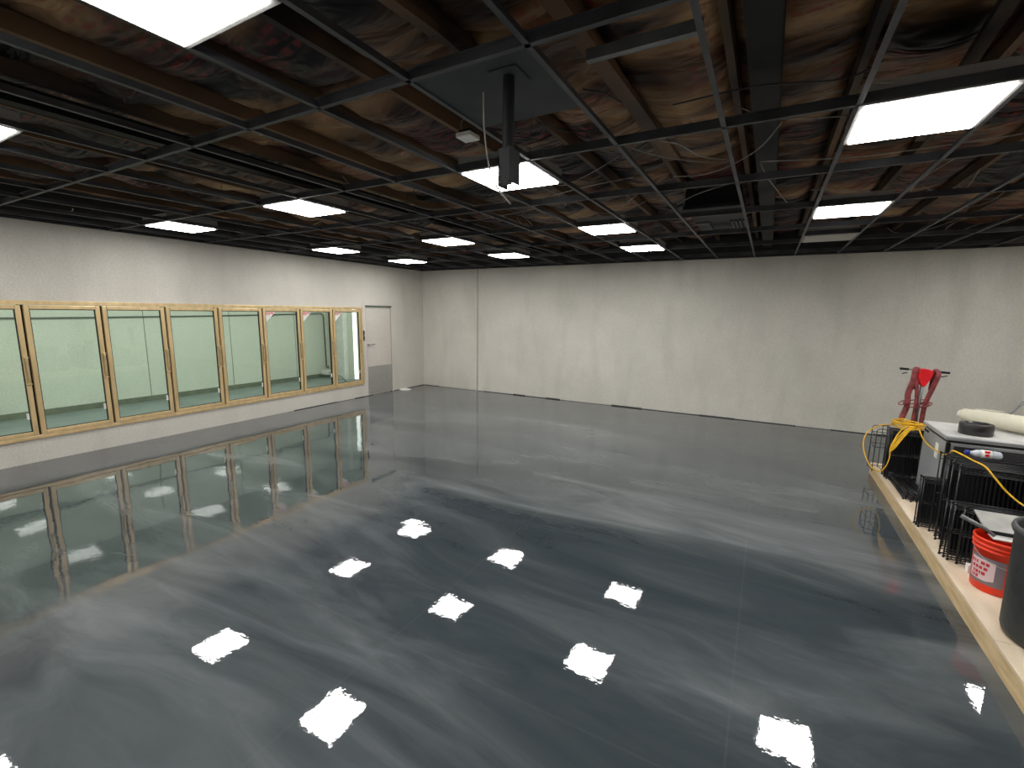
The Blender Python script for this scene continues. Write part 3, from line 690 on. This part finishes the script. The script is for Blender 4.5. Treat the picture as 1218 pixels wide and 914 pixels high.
# switch box: rounded shield
out = [(-.075, .075), (-.06, .1), (-.02, .108), (.03, .105), (.065, .09), (.075, .06), (.065, .01), (.035, -.05), (.015, -.09), (-.02, -.092), (-.045, -.055), (-.07, .0)]
vs = [(x * .78 - .045, -.085, z + 1.14) for x, z in out] + [(x - .045, -.055, z + 1.14) for x, z in out] + [(x - .045, .0, z + 1.14) for x, z in out]
n = len(out); fs = [tuple(range(n)), tuple(reversed(range(2 * n, 3 * n)))]
for q in (0, n): fs += [(q + i, q + (i + 1) % n, q + n + (i + 1) % n, q + n + i) for i in range(n)]
MB().add(vs, fs).build('switch_box', M_red, fb, .006)
def strap(pts, w_, t_, nm='strap'): MB().tube(smoothpath(pts, 8), w_, 10, r2=t_).build(nm, M_hose, fb)
strap([(-.11, -.02, 1.0), (-.12, .0, 1.16), (-.12, -.02, 1.245), (-.135, -.06, 1.22), (-.14, -.05, 1.1), (-.165, -.04, .95), (-.16, -.04, .80), (-.2, -.04, .62)], .030, .018)
strap([(.04, .0, 1.0), (.05, .0, 1.16), (.055, -.02, 1.235), (.07, -.06, 1.19), (.045, -.05, 1.05), (.0, -.04, .85), (-.01, -.04, .62)], .028, .018)
strap([(-.12, -.06, 1.16), (-.10, -.06, 1.02), (-.085, -.05, .85), (-.09, -.04, .6)], .018, .014)
for z, r_, cx in ((.86, .10, -.10), (.825, .105, -.07), (.845, .05, -.19), (.835, .055, -.0)):
    MB().tube([(cx + r_ * math.cos(a), -.05 + .04 * math.sin(a), z + .028 * math.sin(a + 1)) for a in [2 * PI * k / 22 for k in range(22)]], .006, 6, closed=True).build('cord_loop', M_hose, fb)

# yellow extension cord
yc = empty('extension_cord', (1.45, 6.2, ZP), label='yellow extension cord coiled on the wire racks and trailing to the right', cat='extension cord')
def W(p): return (p[0] - 1.45, p[1] - 6.2, p[2] - ZP)
rr = random.Random(5)
pts = []
for k in range(80):
    a = 2 * PI * k / 16; j = rr.uniform(-.015, .015)
    pts.append(W((1.47 + (.125 + j) * math.cos(a) - .02 * math.sin(a), 6.56 + (.16 + j * 3) * math.sin(a), .735 + .0009 * k + rr.uniform(-.004, .004))))
MB().tube(smoothpath(pts, 2), .0065, 7).build('coil', M_yellow, yc)
MB().tube(smoothpath([W(p) for p in [(1.45, 6.41, .78), (1.38, 6.38, .72), (1.33, 6.36, .60), (1.31, 6.35, .52), (1.315, 6.35, .42), (1.30, 6.36, .32), (1.27, 6.38, .25), (1.22, 6.42, .23), (1.17, 6.48, .27), (1.13, 6.55, .36), (1.11, 6.6, .46), (1.12, 6.64, .56), (1.16, 6.66, .64), (1.25, 6.66, .71), (1.34, 6.6, .75)]], 8), .0065, 7).build('hanging_loop', M_yellow, yc)
for q in (0, .022):
    MB().tube(smoothpath([W(p) for p in [(1.50 + q, 6.41, .78), (1.42 + q, 6.38, .73), (1.35 + q, 6.36, .62 - q), (1.315 + q * .5, 6.35, .52), (1.31, 6.352, .48), (1.325 + q, 6.35, .53), (1.37 + q, 6.36, .62), (1.44 + q, 6.39, .74), (1.48 + q, 6.44, .78)]], 8), .0065, 7).build('inner_loop', M_yellow, yc)
MB().tube(smoothpath([W(p) for p in [(1.55, 6.44, .79), (1.53, 6.36, .77), (1.53, 6.15, .70), (1.53, 5.90, .685), (1.53, 5.62, .70), (1.50, 5.3, .77), (1.45, 5.05, .86), (1.47, 4.92, .867), (1.49, 4.75, .868), (1.515, 4.60, .866), (1.56, 4.54, .80), (1.63, 4.50, .71), (1.72, 4.42, .645), (1.9, 4.36, .60), (2.1, 4.30, .5)]], 8), .0065, 7).build('trailing_run', M_yellow, yc)

# drinks bottle lying on the racks
bt = empty('plastic_bottle', (1.47, 4.90, .895), rz=-.02, label='clear plastic bottle with blue cap lying on top of the tall wire racks', cat='bottle')
Mx = Matrix.Rotation(PI / 2, 4, 'Y')
MB().lathe([(.001, .035), (.014, .035), (.016, .05), (.03, .075), (.032, .1), (.031, .12), (.032, .14), (.032, .2), (.03, .215), (.02, .225), (.001, .222)], M=Mx, n=24).build('bottle_body', M_bottle, bt)
MB().lathe([(.0325, .10), (.0335, .10), (.0335, .165), (.0325, .165)], M=Mx, n=24).build('wrapper', M_white, bt)
MB().box(.118, .148, -.030, -.012, .012, .031).box(.12, .145, -.034, -.022, -.01, .008).build('red_emblem', M_red, bt)
MB().lathe([(.001, .01), (.017, .01), (.018, .015), (.018, .036), (.001, .037)], M=Mx, n=18).build('cap', M_blue, bt)

# orange bucket
bk = empty('orange_bucket', (1.515, 4.12, ZP), label='orange plastic bucket with grey label standing on the platform', cat='bucket')
MB().lathe([(.001, .0), (.128, .0), (.132, .006), (.140, .285), (.149, .288), (.149, .297), (.1425, .3), (.1435, .315), (.152, .318), (.152, .327), (.1445, .33), (.1455, .345), (.153, .348), (.154, .362), (.148, .368), (.142, .362), (.139, .33), (.127, .012), (.001, .010)], n=48).build('shell', M_orange, bk)
def patch(a0, a1, z0, z1, off, fn=None, n=10):
    vs = []; fs = []
    for i in range(n + 1):
        a = a0 + (a1 - a0) * i / n
        zb, zt = (z0, z1) if fn is None else fn(i / n)
        for z in (zb, zt):
            r = .132 + .008 * (z / .285) + off
            vs.append((r * math.cos(a), r * math.sin(a), z))
    for i in range(n): fs.append((2 * i, 2 * i + 2, 2 * i + 3, 2 * i + 1))
    return MB().add(vs, fs, True)
A0, A1 = math.radians(178), math.radians(262)
patch(A0, A1, .055, .245, .001).build('label_panel', M_label, bk)
lp = patch(math.radians(182), math.radians(243), .075, .225, .0018, lambda t: (.078, .225) if t < .72 else (.078 + (t - .72) * 0.05, .225 - (t - .72) * .02), 12).build('pennant', M_pink, bk)
tx = MB()
for (z, row) in ((.195, [(184, 191), (193, 197), (199, 204), (211, 221), (223, 231)]), (.160, [(188, 196), (198, 206), (208, 216), (219, 228)]), (.125, [(192, 197), (199, 207), (209, 213), (215, 224)]), (.095, [(188, 192), (194, 199), (201, 208)])):
    for a, b in row:
        p_ = patch(math.radians(a), math.radians(b), z - .010, z + .012, .0026, n=3); tx.add(p_.v, p_.f)
tx.build('red_lettering', M_rtext, lp)
tx = MB()
for z in (.09, .12, .15, .18, .21, .235):
    for a, b in ((276, 284), (286, 290), (292, 301)):
        p_ = patch(math.radians(a), math.radians(b), z - .009, z + .009, .0016, n=3); tx.add(p_.v, p_.f)
tx.build('dark_print', M_dtext, bk)
MB().tube(smoothpath([(.15 * math.cos(a), .15 * math.sin(a) - .012, .30 - .09 * math.sin((a - PI * .95) / (PI * 1.1) * PI)) for a in [PI * .95 + PI * 1.1 * k / 10 for k in range(11)]], 3), .0022, 6).build('wire_handle', M_cable, bk)
# long handled trowel and board on the bucket
tr = empty('hand_trowel', (1.45, 4.1, ZP + .385), label='flat grey trowel with long handle resting across the orange bucket rim', cat='trowel')
MB().tube([(-.165, .035, .085), (-.05, .0, .035), (.0, -.02, .0)], [.015, .013, .010], 10, r2=.008).build('handle', M_greypole, tr)
MB().box(-.02, .16, -.06, .03, -.012, -.006).build('blade', M_boxtop, tr)
bo = empty('grey_board', (1.585, 4.22, ZP + .416), label='pale grey board resting on the orange bucket behind the trowel', cat='board')
MB().box(-.17, .2, -.10, .14, 0, .012, M=Matrix.Rotation(.25, 4, 'X')).build('board', M_board, bo, .002)
MB().box(-.171, .2, -.102, -.096, -.012, .014, M=Matrix.Rotation(.25, 4, 'X')).build('edge_strip', M_steel, bo)
# white slip under the low racks
o = MB().box(1.415, 1.455, 4.28, 4.33, ZP + .001, ZP + .06).build('paper_tag', M_paper); tag(o, 'small white paper tag beside the orange bucket base', 'tag')

# dark rubbish bin
cn = empty('rubber_bin', (1.585, 3.52, ZP), label='tall dark grey rubber bin at the right edge beside the orange bucket', cat='bin')
MB().lathe([(.001, 0), (.20, 0), (.228, .015), (.238, .05), (.245, .62), (.256, .625), (.262, .645), (.256, .665), (.245, .668), (.235, .65), (.225, .05), (.19, .02), (.001, .02)], n=48).build('bin_body', M_can, cn)
for a in (0, PI):
    MB().box(-.05, .05, .245, .30, .52, .545, M=Matrix.Rotation(a, 4, 'Z')).build('grip_lug', M_can, cn, .008)

# ------------------------------------------------------------------ lights
def area(name, loc, sx, sy, e, c=(1, 1, 1)):
    l = bpy.data.lights.new(name, 'AREA'); l.shape = 'RECTANGLE'; l.size = sx; l.size_y = sy; l.energy = e; l.color = c
    o = bpy.data.objects.new(name, l); col.objects.link(o); o.location = loc; return o
for y in (.8, 3.0, 5.2, 7.4):
    o = area('cooler_fill', (-8.16, y, 2.42), .3, 1.9, 27, (.96, 1, .95)); o.rotation_euler = (0, math.radians(80), 0)  # unseen area lights added to brighten the cooler interior
w = bpy.data.worlds.new('world'); sc.world = w; w.use_nodes = True
w.node_tree.nodes['Background'].inputs[0].default_value = (.5, .5, .55, 1); w.node_tree.nodes['Background'].inputs[1].default_value = .02

# ------------------------------------------------------------------ camera
f_px, yaw, pitch, roll = 542.57, .5062, .1555, .0127
cam = bpy.data.cameras.new('camera'); co = bpy.data.objects.new('camera', cam); col.objects.link(co)
cy, sy, cp, sp = math.cos(yaw), math.sin(yaw), math.cos(pitch), math.sin(pitch)
fw = Vector((-sy * cp, cy * cp, -sp)); r0 = Vector((cy, sy, 0)); u0 = r0.cross(fw)
r1 = math.cos(roll) * r0 + math.sin(roll) * u0; u1 = -math.sin(roll) * r0 + math.cos(roll) * u0
Mx = Matrix((r1, u1, -fw)).transposed().to_4x4(); Mx.translation = Vector((0, 0, 1.9641)); co.matrix_world = Mx
cam.sensor_width = 36; cam.lens = 36 * f_px / 1218; cam.clip_start = .02; cam.clip_end = 100
sc.camera = co
sc.view_settings.view_transform = 'Standard'; sc.view_settings.look = 'None'; sc.view_settings.exposure = 0
sc.cycles.max_bounces = 8; sc.cycles.diffuse_bounces = 4; sc.cycles.transparent_max_bounces = 12
sc.cycles.sample_clamp_indirect = 8
